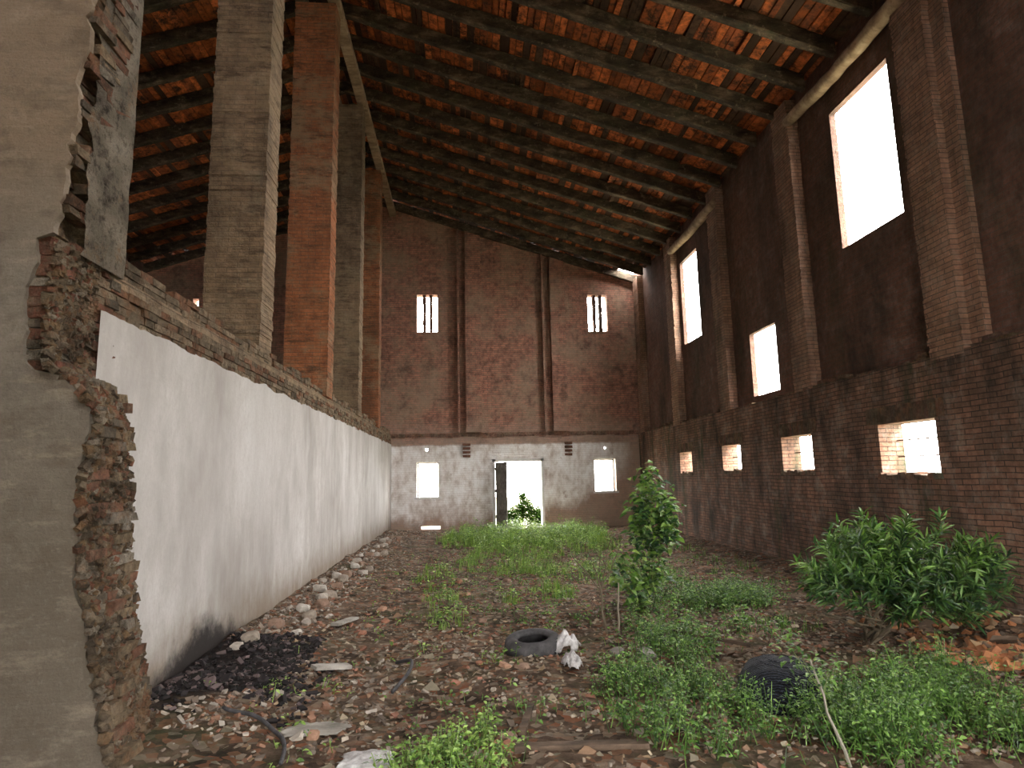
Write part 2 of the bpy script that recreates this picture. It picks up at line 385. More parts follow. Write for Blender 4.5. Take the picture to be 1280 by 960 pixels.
def clip_roof(o, off=0.16):
    """cut a wall off along both roof slopes"""
    bm = bmesh.new(); bm.from_mesh(o.data)
    for sgn in (1, -1):
        nv = Vector((SL * sgn, 0, 1)).normalized()
        g = bm.verts[:] + bm.edges[:] + bm.faces[:]
        r = bmesh.ops.bisect_plane(bm, geom=g, plane_co=Vector((RX, 0, RH + off)), plane_no=nv, clear_outer=True)
    bm.to_mesh(o.data); bm.free()
def wall(name, axis, t0, t1, ur, vr, holes, mats, clip=False, parent=None, step=None):
    """wall slab with rectangular openings and real reveals. axis 'y' = faces along y (runs in x), 'x' = runs in y"""
    us = sorted({ur[0], ur[1], *[h[0] for h in holes], *[h[1] for h in holes]})
    vs = sorted({vr[0], vr[1], *[h[2] for h in holes], *[h[3] for h in holes]})
    if step:
        us = sorted(set(us) | {ur[0] + step * i for i in range(1, int((ur[1] - ur[0]) / step))})
    hole = lambda a, b: any(h[0] - 1e-6 < a < h[1] + 1e-6 and h[2] - 1e-6 < b < h[3] + 1e-6 for h in holes)
    nu, nv = len(us) - 1, len(vs) - 1
    solid = [[not hole((us[i] + us[i + 1]) / 2, (vs[j] + vs[j + 1]) / 2) for j in range(nv)] for i in range(nu)]
    mb = MB(); P = (lambda u, t, v: (u, t, v)) if axis == 'y' else (lambda u, t, v: (t, u, v))
    for i in range(nu):
        for j in range(nv):
            if not solid[i][j]: continue
            a, b, c, d = us[i], us[i + 1], vs[j], vs[j + 1]
            mb.face([P(a, t0, c), P(b, t0, c), P(b, t0, d), P(a, t0, d)])
            mb.face([P(a, t1, c), P(a, t1, d), P(b, t1, d), P(b, t1, c)])
            for (di, dj, e) in ((-1, 0, (a, a, c, d)), (1, 0, (b, b, c, d)), (0, -1, (a, b, c, c)), (0, 1, (a, b, d, d))):
                ii, jj = i + di, j + dj
                if not (0 <= ii < nu and 0 <= jj < nv) or not solid[ii][jj]:
                    if e[0] == e[1]: mb.face([P(e[0], t0, c), P(e[0], t1, c), P(e[0], t1, d), P(e[0], t0, d)])
                    else: mb.face([P(a, t0, e[2]), P(b, t0, e[2]), P(b, t1, e[2]), P(a, t1, e[2])])
    o = mb.build(name, mats, parent, tint=False)
    bm = bmesh.new(); bm.from_mesh(o.data); bmesh.ops.remove_doubles(bm, verts=bm.verts, dist=1e-4)
    bmesh.ops.recalc_face_normals(bm, faces=bm.faces); bm.to_mesh(o.data); bm.free()
    if clip: clip_roof(o)
    setp(o, kind='structure')
    return o

# ------------------------------------------------------------------ ground
def build_floor():
    xs = np.concatenate([np.linspace(-11.4, -3, 22), np.linspace(-2.8, 6.5, 190)]); ys = np.concatenate([np.linspace(-3, 3, 20), np.linspace(3.1, 12, 190), np.linspace(12.15, 22.3, 90)])
    v = [(x, y, gh(x, y)) for y in ys for x in xs]; n = len(xs)
    f = [(j * n + i, j * n + i + 1, (j + 1) * n + i + 1, (j + 1) * n + i) for j in range(len(ys) - 1) for i in range(n - 1)]
    setp(mesh_obj('floor', v, f, M['ground'], smooth=True), kind='structure')
build_floor()
def build_meadow():
    v, f = [], []
    ys = np.linspace(22.3, 60, 20); xs = np.linspace(-25, 30, 24)
    for y in ys:
        for x in xs: v.append((x, y, -.12 + mn.noise(Vector((x * .3, y * .3, 2))) * .1))
    n = len(xs)
    for j in range(len(ys) - 1):
        for i in range(n - 1): f.append((j * n + i, j * n + i + 1, (j + 1) * n + i + 1, (j + 1) * n + i))
    k = len(v); v += [(6.5, -20, -.1), (40, -20, -.1), (40, 60, -.15), (6.5, 22.3, -.1)]; f.append((k, k + 1, k + 2, k + 3))
    k = len(v); v += [(-40, -20, -.15), (-11.4, -20, -.1), (-11.4, 22.3, -.1), (-40, 60, -.15)]; f.append((k, k + 1, k + 2, k + 3))
    k = len(v); v += [(-11.4, -20, -.1), (6.5, -20, -.1), (6.5, -3, -.05), (-11.4, -3, -.05)]; f.append((k, k + 1, k + 2, k + 3))
    setp(mesh_obj('ground_outside', v, f, M['meadow']), kind='structure')
build_meadow()

# ------------------------------------------------------------------ right wall
LOW = [(7.75, 8.9, 1.62, 2.36), (10.72, 11.8, 1.70, 2.36), (13.65, 14.65, 1.74, 2.34), (16.7, 17.65, 1.72, 2.30)]
UP = [(8.12, 9.6, 5.36, 7.78), (15.95, 17.25, 5.36, 7.78), (12.05, 13.2, 3.34, 4.72)]
XP = 6.32
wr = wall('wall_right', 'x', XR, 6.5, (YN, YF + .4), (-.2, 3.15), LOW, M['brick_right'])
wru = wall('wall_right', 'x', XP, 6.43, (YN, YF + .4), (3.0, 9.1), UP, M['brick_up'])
rng = random.Random(3)
for k, yc in enumerate((.6, 4.05, 7.42, 10.87, 14.32, 17.75, 21.3)):
    mb = MB(); h = 3.1; hw = .29
    while h < 8.62:
        j = rng.uniform(-.012, .012)
        mb.box(XR + .0 + j, XP + .02, yc - hw + rng.uniform(-.012, .012), yc + hw + rng.uniform(-.012, .012), h, h + .0675); h += .068
    if k == 2: mb.box(XP - .09, XP + .02, yc - hw - .22, yc - hw + .02, 3.1, 8.62)
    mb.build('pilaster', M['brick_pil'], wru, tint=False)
# ragged ledge where the thick lower wall ends
mb = MB(); y = YN
while y < YF:
    L = rng.uniform(.2, .3)
    for q in range(rng.choice((0, 0, 1, 1, 2))):
        mb.box(XR + rng.uniform(.0, .07), XP + .02, y, y + L - .01, 3.13 + q * .066, 3.13 + (q + 1) * .066 - .006, (rng.uniform(.12, .2), rng.uniform(.08, .13), .075), .008, rng)
    y += L
mb.build('ledge_bricks', M['broken'], wr)
# iron bars and broken sills in the low windows
for i, (a, b, c, d) in enumerate(LOW):
    w = setp(empty(f'window_{i+1}', (XR, a, c)), kind='structure')
    bars = MB()
    for t in (.36, .68) if i == 0 else (.55,):
        bars.tube([(6.40 - XR, 0, (d - c) * t), (6.40 - XR, b - a, (d - c) * t)], .012)
    if i == 1: bars.tube([(6.40 - XR, (b - a) * .5, 0), (6.40 - XR, (b - a) * .5, d - c)], .012)
    bars.build('bar', M['iron'], w, tint=False)
    sb = MB(); y = -.03
    while y < b - a:
        L = rng.uniform(.07, .16); sb.box(-.035 * rng.random() - .01, .3, y, y + L, -.06, rng.uniform(-.01, .055), (rng.uniform(.2, .36), .2, .15), .01, rng); y += L
    sb.build('sill', M['broken'], w)
    # soldier course over the opening
    lb = MB(); y = -.18
    while y < b - a + .18:
        lb.box(-.012 - rng.random() * .012, .1, y, y + .058, d - c + .01, d - c + .25, (rng.uniform(.16, .26), rng.uniform(.11, .15), .09), .004, rng); y += .068
    lb.build('lintel', M['broken'], w)

# ------------------------------------------------------------------ far wall
FW = [(-1.65, -.92, 6.84, 8.2), (4.48, 5.19, 6.84, 8.2), (-1.64, -.88, 1.1, 2.28), (4.5, 5.25, 1.17, 2.28), (1.01, 2.67, -.1, 2.26), (-1.5, -.85, .02, .13), (-1.36, -1.26, 2.66, 2.76), (4.87, 4.97, 2.62, 2.72),
      (-9.32, -9.12, 7.78, 8.05)]
wf = wall('wall_far', 'y', YF, YF + .38, (XOUT, XR + .38), (-.2, 12), FW, M['far'], clip=True)
mb = MB()
for (x0, x1) in ((-.22, -.16), (.06, .6), (2.78, 2.84), (3.08, 3.6)):  # thin ribs are added so the slot beside each pilaster falls dark
    h = 3.27
    while h < roofh(x0) + .05:
        mb.box(x0 + rng.uniform(-.01, .01), x1 + rng.uniform(-.01, .01), YF - .26, YF + .02, h, h + .0735); h += .075
    o = mb.build('pilaster', M['far'], wf, tint=False); mb = MB()
mb = MB(); x = XL                       # ledge of broken bricks across the far wall
while x < XR:
    L = rng.uniform(.2, .3)
    mb.box(x, x + L - .01, YF - rng.uniform(.02, .06), YF + .02, 3.12 + rng.uniform(-.03, .02), 3.26, (rng.uniform(.28, .4), .2, .15), .006, rng); x += L
for cx in (.06, 3.6):
    for q in range(4): mb.box(cx - .13, cx + .13, YF - .04 - .03 * q, YF + .02, 2.42 + q * .13, 2.50 + q * .13, (.27, .11, .075), .008, rng)
mb.build('ledge_bricks', M['broken'], wf)
n = 5
for (a, b, c, d) in FW[:2]:
    w = setp(empty(f'window_{n}', (a, YF, c)), kind='structure'); n += 1
    for t in (.36, .68):
        mb = MB(); z = 0
        while z < d - c: mb.box((b - a) * t - .05 + rng.uniform(-.014, .014), (b - a) * t + .05 + rng.uniform(-.014, .014), .08, .3, z, z + .15); z += .15
        mb.build('mullion', M['brick_far'], w, tint=False)
for i, (a, b, c, d) in enumerate(FW[2:4]):
    w = setp(empty(f'window_{n}', (a, YF, c)), kind='structure'); n += 1
    mb = MB(); W_, H_ = b - a, d - c
    mb.box(-.07, W_ + .07, -.05, .34, -.07, 0); mb.build('sill', M['white_paint'], w, tint=False)
    mb = MB(); mb.box(0, .05, .26, .34, 0, H_); mb.box(W_ - .05, W_, .26, .34, 0, H_); mb.box(0, W_, .26, .34, H_ - .05, H_)
    mb.build('frame', M['white_paint'], w, tint=False)
    mb = MB()
    for t in (.33, .66): mb.tube([(0.04, .3, H_ * t), (W_ - .04, .3, H_ * t)], .009)
    mb.build('bar', M['white_paint'], w, tint=False)
d1 = setp(empty('door_1', (1.01, YF, 0)), kind='structure')
mb = MB(); mb.box(-.07, .02, -.03, .38, -.1, 2.34); mb.box(1.62, 1.70, -.03, .38, -.1, 2.34); mb.box(-.07, 1.70, -.03, .38, 2.25, 2.36); mb.build('frame', M['white_paint'], d1, tint=False)
dl = empty('leaf', (.05, .1, 0), math.radians(-68)); dl.parent = d1
mb = MB()
for i in range(6): mb.box(.0 + i * .13, .125 + i * .13, -.02 + .004 * (i % 2), .02, .03, 2.22)
for z in (.35, 1.2, 1.95): mb.box(0, .78, -.045, -.02, z, z + .11)
dlm = mb.build('door_leaf', M['greywood'], d1, tint=False); dlm.location = (.05, -.02, 0); dlm.rotation_euler = (0, 0, math.radians(-66))
bpy.data.objects.remove(dl)

# ------------------------------------------------------------------ aisle walls on the left
wall('wall_outer_left', 'x', XOUT, XOUT + .3, (YN, YF), (-.2, 9.2), [(6.0, 7.0, 2.0, 3.4), (14, 15, 2, 3.4)], M['brick_up'])
# low wall under the pillars: brick core, plaster skin, corbelled brick band
rng = random.Random(11)
core = MB(); core.box(-3.25, XL - .03, 4.6, YF + .02, -.2, 3.22)
wl = core.build('wall_left', M['brick_tan'], tint=False); setp(wl, kind='structure')
pts = []; y = 4.42
top = []
while y < YF: top.append((y, 2.90 + mn.noise(Vector((y * 2.3, 1, 0))) * .05 + mn.noise(Vector((y * 9, 1, 0))) * .02)); y += .06
top.append((YF, 2.9))
mb = MB()
for (a, ha), (b, hb) in zip(top, top[1:]):
    mb.face([(XL, a, -.1), (XL, b, -.1), (XL, b, hb), (XL, a, ha)])
    mb.face([(XL, a, ha), (XL, b, hb), (XL - .035, b, hb), (XL - .035, a, ha)])
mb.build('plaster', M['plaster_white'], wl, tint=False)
mb = MB(); z = 2.885; row = 0
while z < 3.44:
    y = 4.3 + rng.uniform(0, .1)
    while y < YF:
        L = rng.uniform(.14, .28)
        inset = .012 + (.0 if z < 3.1 else .03) + rng.uniform(0, .022)
        if z > 3.36: keep = False
        elif z > 3.28: keep = mn.noise(Vector((y * 1.4, z * 2, 0))) + rng.uniform(-.3, .3) > (-.1 if z < 3.36 else .12)
        else: keep = rng.random() > .04
        t = rng.random(); c = (.44, .34, .235) if t < .5 else (.38, .19, .115) if t < .72 else (.30, .235, .165)
        k = rng.uniform(.7, 1.15); c = tuple(q * k for q in c)
        if keep: mb.box(XL - .3, XL - inset + .012, y, y + L - .012, z, z + .056, c, .007, rng)
        y += L
    z += .064; row += 1
mb.build('brick_band', M['broken'], wl)

# broken cross wall on the near left
def lerp_edge(tab, h):
    for (h0, x0), (h1, x1) in zip(tab, tab[1:]):
        if h0 <= h <= h1: return x0 + (x1 - x0) * (h - h0) / (h1 - h0 + 1e-9)
    return tab[0][1] if h < tab[0][0] else tab[-1][1]
EDGE_F = [(-.1, -1.93), (.12, -2.01), (.6, -2.11), (1.27, -2.26), (1.74, -2.28), (2.12, -2.22), (2.32, -2.35), (2.45, -2.54), (2.75, -2.56), (3.25, -2.54), (3.52, -2.50), (4.35, -2.46), (4.94, -2.42), (6, -2.40), (12, -2.40)]
EDGE_B = [(-.1, -1.98), (.2, -2.10), (.66, -2.21), (1.19, -2.29), (2.1, -2.37), (2.3, -2.44), (2.42, -2.50), (3, -2.51), (12, -2.51)]
rng = random.Random(5)
wn = wall('wall_near', 'y', 4.06, 4.62, (XOUT, -2.62), (-.2, 12), [], M['brick_tan'], clip=True)
mb = MB(); z = -.1
while z < 8.6:
    y = 4.03
    while y < 4.64:
        L = min(rng.choice((.12, .25, .2)), 4.66 - y)
        t = (y + L / 2 - 4.0) / .65
        xe = lerp_edge(EDGE_F, z) * (1 - t) + lerp_edge(EDGE_B, z) * t
        if z < 2.35: xe += rng.uniform(-.055, .03) + mn.noise(Vector((y * 5, z * 3, 0))) * .05
        elif z < 3.2: xe += rng.uniform(-.03, .012)
        else: xe += rng.uniform(-.02, .0) + (.0 if y > 4.1 else (-.07 if int(z / .17) % 2 else .0))
        q = rng.random()
        c = (.36, .17, .11) if q < .35 else (.40, .30, .19) if q < .7 else (.42, .37, .30) if q < .85 else (.20, .17, .13)
        if 2.35 < z < 3.3 and q < .75: c = (.38, .16, .11)
        k = rng.uniform(.7, 1.1); c = tuple(v * k for v in c)
        mb.box(-2.75, xe, y, y + L - .008, z, z + .060, c, .010, rng); y += L
    z += .068
mb.build('broken_edge', M['broken'], wn)
mb = MB()                                    # rubble and mortar clinging to the lower broken edge
for i in range(2500):
    z = rng.uniform(-.05, 3.25); y = rng.uniform(3.98, 4.66 if z < 2.35 else 4.4); t = (y - 4) / .65
    xe = lerp_edge(EDGE_F, z) * (1 - t) + lerp_edge(EDGE_B, z) * t
    s_ = rng.uniform(.01, .032); R = Matrix.Rotation(rng.uniform(0, 6), 3, Vector((rng.gauss(0, 1), rng.gauss(0, 1), rng.gauss(0, 1))).normalized())
    c = rng.choice([(.36, .28, .19), (.27, .21, .14), (.32, .14, .085), (.14, .11, .08), (.42, .36, .28), (.30, .19, .10)])
    mb.obox((xe - .015, y, z), R, s_, s_ * .8, s_ * .6, c, .35, rng)
mb.build('mortar_lumps', M['broken'], wn)
# plaster skin with torn outline, standing proud of the brick
rng = random.Random(8)
def offs(h):
    o = mn.noise(Vector((h * 4, 0, 3))) * .05 + mn.noise(Vector((h * 13, 0, 3))) * .03
    if 2.4 < h < 3.3: o -= .10
    return o
mb = MB(); h = -.1
while h < 9:
    e0 = lerp_edge(EDGE_F, h) - .03 + offs(h) - .02; e1 = lerp_edge(EDGE_F, h + .04) - .03 + offs(h + .04) - .02
    mb.face([(-9, 4.0, h), (e0, 4.0, h), (e1, 4.0, h + .04), (-9, 4.0, h + .04)])
    mb.face([(e0, 4.0, h), (e0, 4.05, h), (e1, 4.05, h + .04), (e1, 4.0, h + .04)]); h += .04
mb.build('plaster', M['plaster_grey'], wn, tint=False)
mb = MB(); h = 3.2                           # rough render on the side of the jamb
while h < 9:
    w = lambda q: 4.13 + mn.noise(Vector((q * 5, 2, 0))) * .05 + (.04 if int(q / .17) % 2 else 0)
    k = lambda q: 4.665 + mn.noise(Vector((q * 4, 7, 0))) * .025
    mb.face([(-2.495, w(h), h), (-2.495, k(h), h), (-2.495, k(h + .05), h + .05), (-2.495, w(h + .05), h + .05)])
    mb.face([(-2.495, k(h), h), (-2.7, k(h), h), (-2.7, k(h + .05), h + .05), (-2.495, k(h + .05), h + .05)]); h += .05
def jamb_mat():
    m = N('jamb_render', .95, .1)
    c = m.ramp(m.noise(4.5, 8, .8), [(.36, (.045, .038, .03)), (.46, (.16, .135, .105)), (.55, (.34, .29, .225)), (.66, (.50, .44, .36))])
    c = m.mix(m.rng(m.noise(3.1, 5, .7), .55, .66, 0, .75), c, (.30, .19, .11))
    c = m.mix(m.rng(m.noise(9, 6, .8), .5, .64, 0, .7), c, (.06, .052, .04))
    m.bump(m.noise(9, 8, .8), 1., .1); return m.color(c)
mb.build('render_coat', jamb_mat(), wn, tint=False)

# ------------------------------------------------------------------ brick pillars carrying the ridge
rng = random.Random(21)
pil = [(7.92, 8.42, -3.27, -2.55, 'tan', 'wide weathered tan brick pillar standing nearest on the low wall'),
       (11.40, 11.88, -3.24, -2.46, 'red', 'red brick pillar, second from the front on the low wall'),
       (14.85, 15.33, -3.24, -2.48, 'tan', 'brown brick pillar just behind the red one on the low wall'),
       (18.25, 18.72, -3.24, -2.48, 'red', 'farthest reddish brick pillar on the low wall, near the end wall')]
for (y0, y1, x0, x1, kind, lab) in pil:
    mb = MB(); h = 3.22; z1 = roofh(x1) - .22
    while h < z1:
        j = lambda: rng.uniform(-.009, .009)
        mb.box(x0 + j(), x1 + j(), y0 + j(), y1 + j(), h, min(h + .0682, z1)); h += .068
    o = mb.build('brick_pillar', M['brick_' + kind], tint=False)
    setp(o, lab, 'pillar', 'brick pillars along the low wall')

# ------------------------------------------------------------------ roof
rng = random.Random(31)
mb = MB(); ang = math.atan(SL)
TH = .29
def slope_pt(x, y, up): return (x, y, roofh(x) + TH + up)
RY = [YN + .2 + .955 * i for i in range(26)]; RY = [y for y in RY if y < YF - .1]
edges = [YN - .2] + RY + [YF + .3]
def in_gap(x, y): return (x > 5.55 and 20.9 < y < 21.75) or (.6 < x < 4.2 and y < -.2)
for a, b in zip(edges, edges[1:]):
    for sgn in (1, -1):
        x = RX; end = XR + .45 if sgn > 0 else XOUT
        while (x < end) if sgn > 0 else (x > end):
            w = rng.choice((.11, .13, .15, .19)); x2 = x + sgn * w
            xm = (x + x2) / 2
            if not in_gap(xm, (a + b) / 2):
                q = rng.random(); k = rng.uniform(.4, 1.15)
                c = (.80, .22, .07) if q < .6 else (.52, .15, .06) if q < .8 else (.12, .07, .045)
                c = tuple(v * k for v in c); u = rng.uniform(-.012, .018) ; u2 = u + rng.uniform(-.02, .02); dr = -.05 if rng.random() < .07 else 0
                lo, hi = min(x, x2) + .009, max(x, x2) - .009
                n = len(mb.v)
                for (px, py, uu) in ((lo, a + .004, u + dr), (hi, a + .004, u), (hi, b - .004, u2), (lo, b - .004, u2 + dr)):
                    mb.v.append(slope_pt(px, py, uu)); mb.v.append(slope_pt(px, py, uu + .035))
                for f_ in ((0, 2, 4, 6), (1, 7, 5, 3), (0, 1, 3, 2), (2, 3, 5, 4), (4, 5, 7, 6), (6, 7, 1, 0)):
                    mb.f.append([n + i for i in f_]); mb.c.append(c); mb.m.append(0)
            x = x2
# outer covering
for (x0, x1, y0, y1) in ((RX, .6, YN - .2, YF + .4), (.6, 4.2, -.2, YF + .4), (4.2, 5.55, YN - .2, YF + .4), (5.55, XR + .5, YN - .2, 20.9), (5.55, XR + .5, 21.75, YF + .4), (XOUT - .2, RX, YN - .2, YF + .4)):
    mb.face([slope_pt(x0, y0, .09), slope_pt(x1, y0, .09), slope_pt(x1, y1, .09), slope_pt(x0, y1, .09)], (.3, .12, .06))
setp(mb.build('ceiling', M['tile']), kind='structure')
def make_rafter(sgn, seed):
    r = random.Random(seed); L = (XR + .1 - RX) if sgn > 0 else (RX - XOUT - .2)
    n = 22; v, f = [], []
    off = [(r.uniform(-.012, .012), r.uniform(-.012, .012)) for _ in range(n + 1)]
    for i in range(n + 1):
        x = sgn * L * i / n; z = -SL * abs(x); wv = mn.noise(Vector((i * .4, seed, 0))) * .02
        hw = .078 + off[i][0]; hb = off[i][1]
        for (dy, dz) in ((-hw, TH - .012), (-hw, .02 + hb), (-hw + .02, hb), (hw - .02, hb), (hw, .02 + hb), (hw, TH - .012)):
            v.append((x, dy + wv, z + dz))
    for i in range(n):
        for j in range(6): f.append((i * 6 + j, i * 6 + (j + 1) % 6, (i + 1) * 6 + (j + 1) % 6, (i + 1) * 6 + j))
    f.append((0, 1, 2, 3, 4, 5)); f.append(tuple(n * 6 + j for j in (5, 4, 3, 2, 1, 0)))
    o = mesh_obj('rafter', v, f, M['rafter']); return o
protos = {s_: [make_rafter(s_, 40 + k) for k in range(3)] for s_ in (1, -1)}
used = set()
ordn = ['first', 'second', 'third', 'fourth', 'fifth', 'sixth', 'seventh', 'eighth', 'ninth', 'tenth', 'eleventh', 'twelfth', 'thirteenth', 'fourteenth', 'fifteenth', 'sixteenth', 'seventeenth', 'eighteenth', 'nineteenth', 'twentieth']
for s_ in (1, -1):
    vis = [y for y in RY if y > (6.4 if s_ > 0 else 8.2)]
    for i, y in enumerate(vis):
        p = protos[s_][i % 3]
        o = p if id(p) not in used else p.copy()
        if id(p) in used: COL.objects.link(o)
        used.add(id(p)); o.location = (RX, y, RH)
        back = ordn[len(vis) - 1 - i]
        if s_ > 0: setp(o, f'mossy dark rafter of the right roof slope, {back} from the end wall', 'rafter', 'rafters of the right roof slope')
        else: setp(o, f'dark rafter of the left roof slope, {back} from the end wall', 'rafter', 'rafters of the left roof slope')
mb = MB()                                    # ridge beam on the pillars
mb.box(-2.62, -2.40, 3.9, YF, roofh(-2.5) - .20, roofh(-2.5) - .012); mb.box(-3.26, -3.06, 3.9, YF, roofh(-3.2) - .20, roofh(-3.2) - .012)
o = mb.build('ridge_beam', M['beam'], tint=False); setp(o, 'long pale ridge beam running on top of the brick pillars', 'beam')
def log(y0, y1, lab, sd):
    r = random.Random(sd); mb = MB(); n = 16
    mb.tube([(6.15 + r.uniform(-.01, .01), y0 + (y1 - y0) * i / n, 8.22 + .02 * math.sin(i * .5) + r.uniform(-.008, .008)) for i in range(n + 1)], [.125 - .02 * i / n + r.uniform(-.006, .006) for i in range(n + 1)], 12)
    o = mb.build('log_beam', M['beam'], smooth=True, tint=False); setp(o, lab, 'beam', 'round log beams under the eaves of the right wall')
log(7.15, 10.62, 'round pale log under the eaves above the largest bright window', 1)
log(14.05, 17.5, 'round pale log under the eaves above the smaller distant upper window', 2)

# front wall behind the viewer with its wide entrance; portals guide the daylight
FRONT = (.6, 3.0, -.2, 2.6)
wall('wall_front', 'y', YN - .3, YN, (XOUT, XR + .38), (-.2, 12), [FRONT], M['brick_far'], clip=True)
def portal_box(axis, h, pos):
    a, b, c, d = h
    if axis == 'x': portal('daylight_opening', (pos, (a + b) / 2, (c + d) / 2), (d - c, b - a), (0, HP, 0))
    else: portal('daylight_opening', ((a + b) / 2, pos, (c + d) / 2), (b - a, d - c), (-HP, 0, 0) if pos > 0 else (HP, 0, 0))
for h in LOW + UP: portal_box('x', h, 6.6)
for h in FW[:5]: portal_box('y', h, YF + .45)
portal_box('y', FRONT, YN - .35)
portal('daylight_opening', (5.85, 21.3, 9.15), (.6, .85), (0, 0, 0))
portal('daylight_opening', (2.4, -1.35, 11.0), (3.6, 2.3), (0, 0, 0))

# ------------------------------------------------------------------ plants
GREENS = {'bright': [(.15, .27, .05), (.21, .34, .07), (.09, .18, .04), (.27, .40, .11)],
          'mid': [(.075, .165, .03), (.115, .23, .045), (.04, .095, .022), (.18, .31, .075)],
          'dark': [(.035, .09, .03), (.07, .16, .045), (.02, .055, .022), (.16, .28, .09)],
          'deep': [(.012, .030, .006), (.018, .040, .008), (.024, .050, .012)]}
def rc(r, key):
    c = r.choice(GREENS[key]); k = r.uniform(.5, 1.4); return tuple(v * k for v in c)
def herb(mb, r, x, y, h, key, ll=.055, dens=1.0):
    """upright weed: thin stem with whorls of small leaves"""
    z = gh(x, y) - .01; lean = Vector((r.gauss(0, .3), r.gauss(0, .3), 1)).normalized()
    base = Vector((x, y, z)); mb.tube([base, base + lean * h], [.004, .002], 3, rc(r, key), cap=False)
    n = max(4, int(h / .02 * dens))
    for i in range(n):
        t = .2 + .8 * r.random() ** .7; a = i * 2.4 + r.random(); el = r.uniform(-.4, .6)
        d = Vector((math.cos(a) * math.cos(el), math.sin(a) * math.cos(el), math.sin(el)))
        L = ll * .82 * (1.2 - .5 * t) * r.uniform(.5, 1.3)
        mb.leaf(base + lean * h * t + d * r.uniform(0, .05), d, Vector((r.gauss(0, .5), -.45 + r.gauss(0, .4), 1)), L, L * .5, .12, .25, rc(r, key))
def tuft(mb, r, x, y, h, key, n=14):
    z = gh(x, y) - .01
    for i in range(n):
        a = r.uniform(0, 6.28); sp = r.uniform(.1, .75)
        mb.blade(Vector((x + r.gauss(0, .03), y + r.gauss(0, .03), z)), Vector((math.cos(a) * sp, math.sin(a) * sp, 0)), h * r.uniform(.5, 1.1), .004, rc(r, key))
def patch(name, label, blobs, hmin, hmax, key, seed, dens=1.0, kind='herb', ll=.055, cat='weeds'):
    """blobs: (x, y, rx, ry, count)"""
    r = random.Random(seed); mb = MB()
    for (cx, cy, rx, ry, cnt) in blobs:
        for i in range(cnt):
            a = r.uniform(0, 6.28); q = math.sqrt(r.random()) * (1.0 if r.random() < .8 else 1.25)
            x, y = cx + math.cos(a) * q * rx, cy + math.sin(a) * q * ry
            if x > XR - .1 or x < XL + .1: continue
            h = r.uniform(hmin, hmax) * (1.15 - .5 * q)
            nz = mn.noise(Vector((x * 2.6, y * 2.6, seed * 3.3)))
            if nz < -.12 and r.random() < .8: continue
            h *= 1 + nz * .9
            if kind == 'herb': herb(mb, r, x, y, h, key, ll, dens)
            elif kind == 'grass': tuft(mb, r, x, y, h, key)
            else:
                if r.random() < .55: tuft(mb, r, x, y, h * .9, key)
                else: herb(mb, r, x, y, h, key, ll, dens)
    o = mb.build(name, M['leaf']); setp(o, label, cat, kind='stuff'); return o
patch('grass_patch', 'bright green grass growing in front of the far doorway', [(1.7, 19.2, 1.9, 2.2, 700), (.3, 17.8, 1.0, 1.8, 320), (3.2, 18.6, 1.0, 1.8, 340), (1.2, 15.6, 1.0, 1.9, 300), (2.6, 15.5, .9, 1.6, 160)], .22, .5, 'bright', 1, kind='mixed', ll=.09, cat='grass')
patch('weed_patch', 'low green weeds in the middle of the earth floor behind the tyre', [(1.1, 12.2, .6, 1.2, 110), (.3, 13.2, .45, 1.3, 90), (-.5, 11.5, .35, 1.5, 80), (2.0, 11.6, .7, 1.2, 110), (1.3, 9.6, .35, .6, 40), (2.9, 11.5, .8, 1.3, 90), (-.2, 8.0, .25, .4, 24), (-.35, 9.2, .22, .8, 26), (.6, 9.3, .15, .3, 14), (1.7, 14.5, .8, 1.0, 70)], .1, .28, 'bright', 2, kind='mixed', ll=.075)
patch('weed_patch', 'green weeds around the foot of the tall leafy shrub', [(2.6, 8.2, .55, .6, 110), (3.3, 8.4, .7, .5, 220), (2.1, 7.2, .35, .5, 60), (3.9, 8.6, .5, .5, 90), (2.2, 6.4, .4, .45, 90), (3.1, 6.9, .25, .35, 40), (2.9, 9.6, .6, .8, 90)], .16, .38, 'mid', 3, ll=.07)
patch('weed_patch', 'dense green weeds in the foreground left of the black netting', [(1.55, 4.75, .6, .75, 380), (1.3, 5.4, .2, .4, 50), (1.85, 5.9, .35, .5, 90)], .14, .32, 'mid', 4, ll=.05)
patch('weed_patch', 'dense green weeds in the right foreground in front of the bush', [(3.0, 4.4, .8, .55, 480), (3.9, 5.0, .7, .45, 240), (2.5, 3.95, .5, .3, 130), (3.4, 3.9, .5, .4, 120)], .16, .36, 'mid', 5, ll=.05)
patch('weed_patch', 'small clump of green weeds at the bottom centre edge', [(-.05, 4.15, .36, .24, 130), (.12, 4.45, .12, .14, 20), (-.3, 3.95, .2, .15, 30)], .1, .24, 'bright', 6)
patch('weed_patch', 'thin scattered seedlings between the left wall and the tyre', [(-.9, 7.3, .9, 1.5, 26), (-1.5, 5.3, .6, .6, 18), (-.9, 10.5, .7, 2.2, 30), (-.4, 6.0, .6, .8, 10), (.4, 6.2, .3, .3, 14), (-1.2, 4.5, .4, .4, 14)], .04, .13, 'bright', 7)
patch('weed_patch', 'patchy weeds along the foot of the right wall', [(4.6, 11, .6, 2.0, 46), (5.0, 15, .5, 2.4, 60), (3.6, 7.2, .4, .3, 26), (4.0, 16.5, .8, 2.0, 60)], .08, .24, 'mid', 8, kind='mixed')

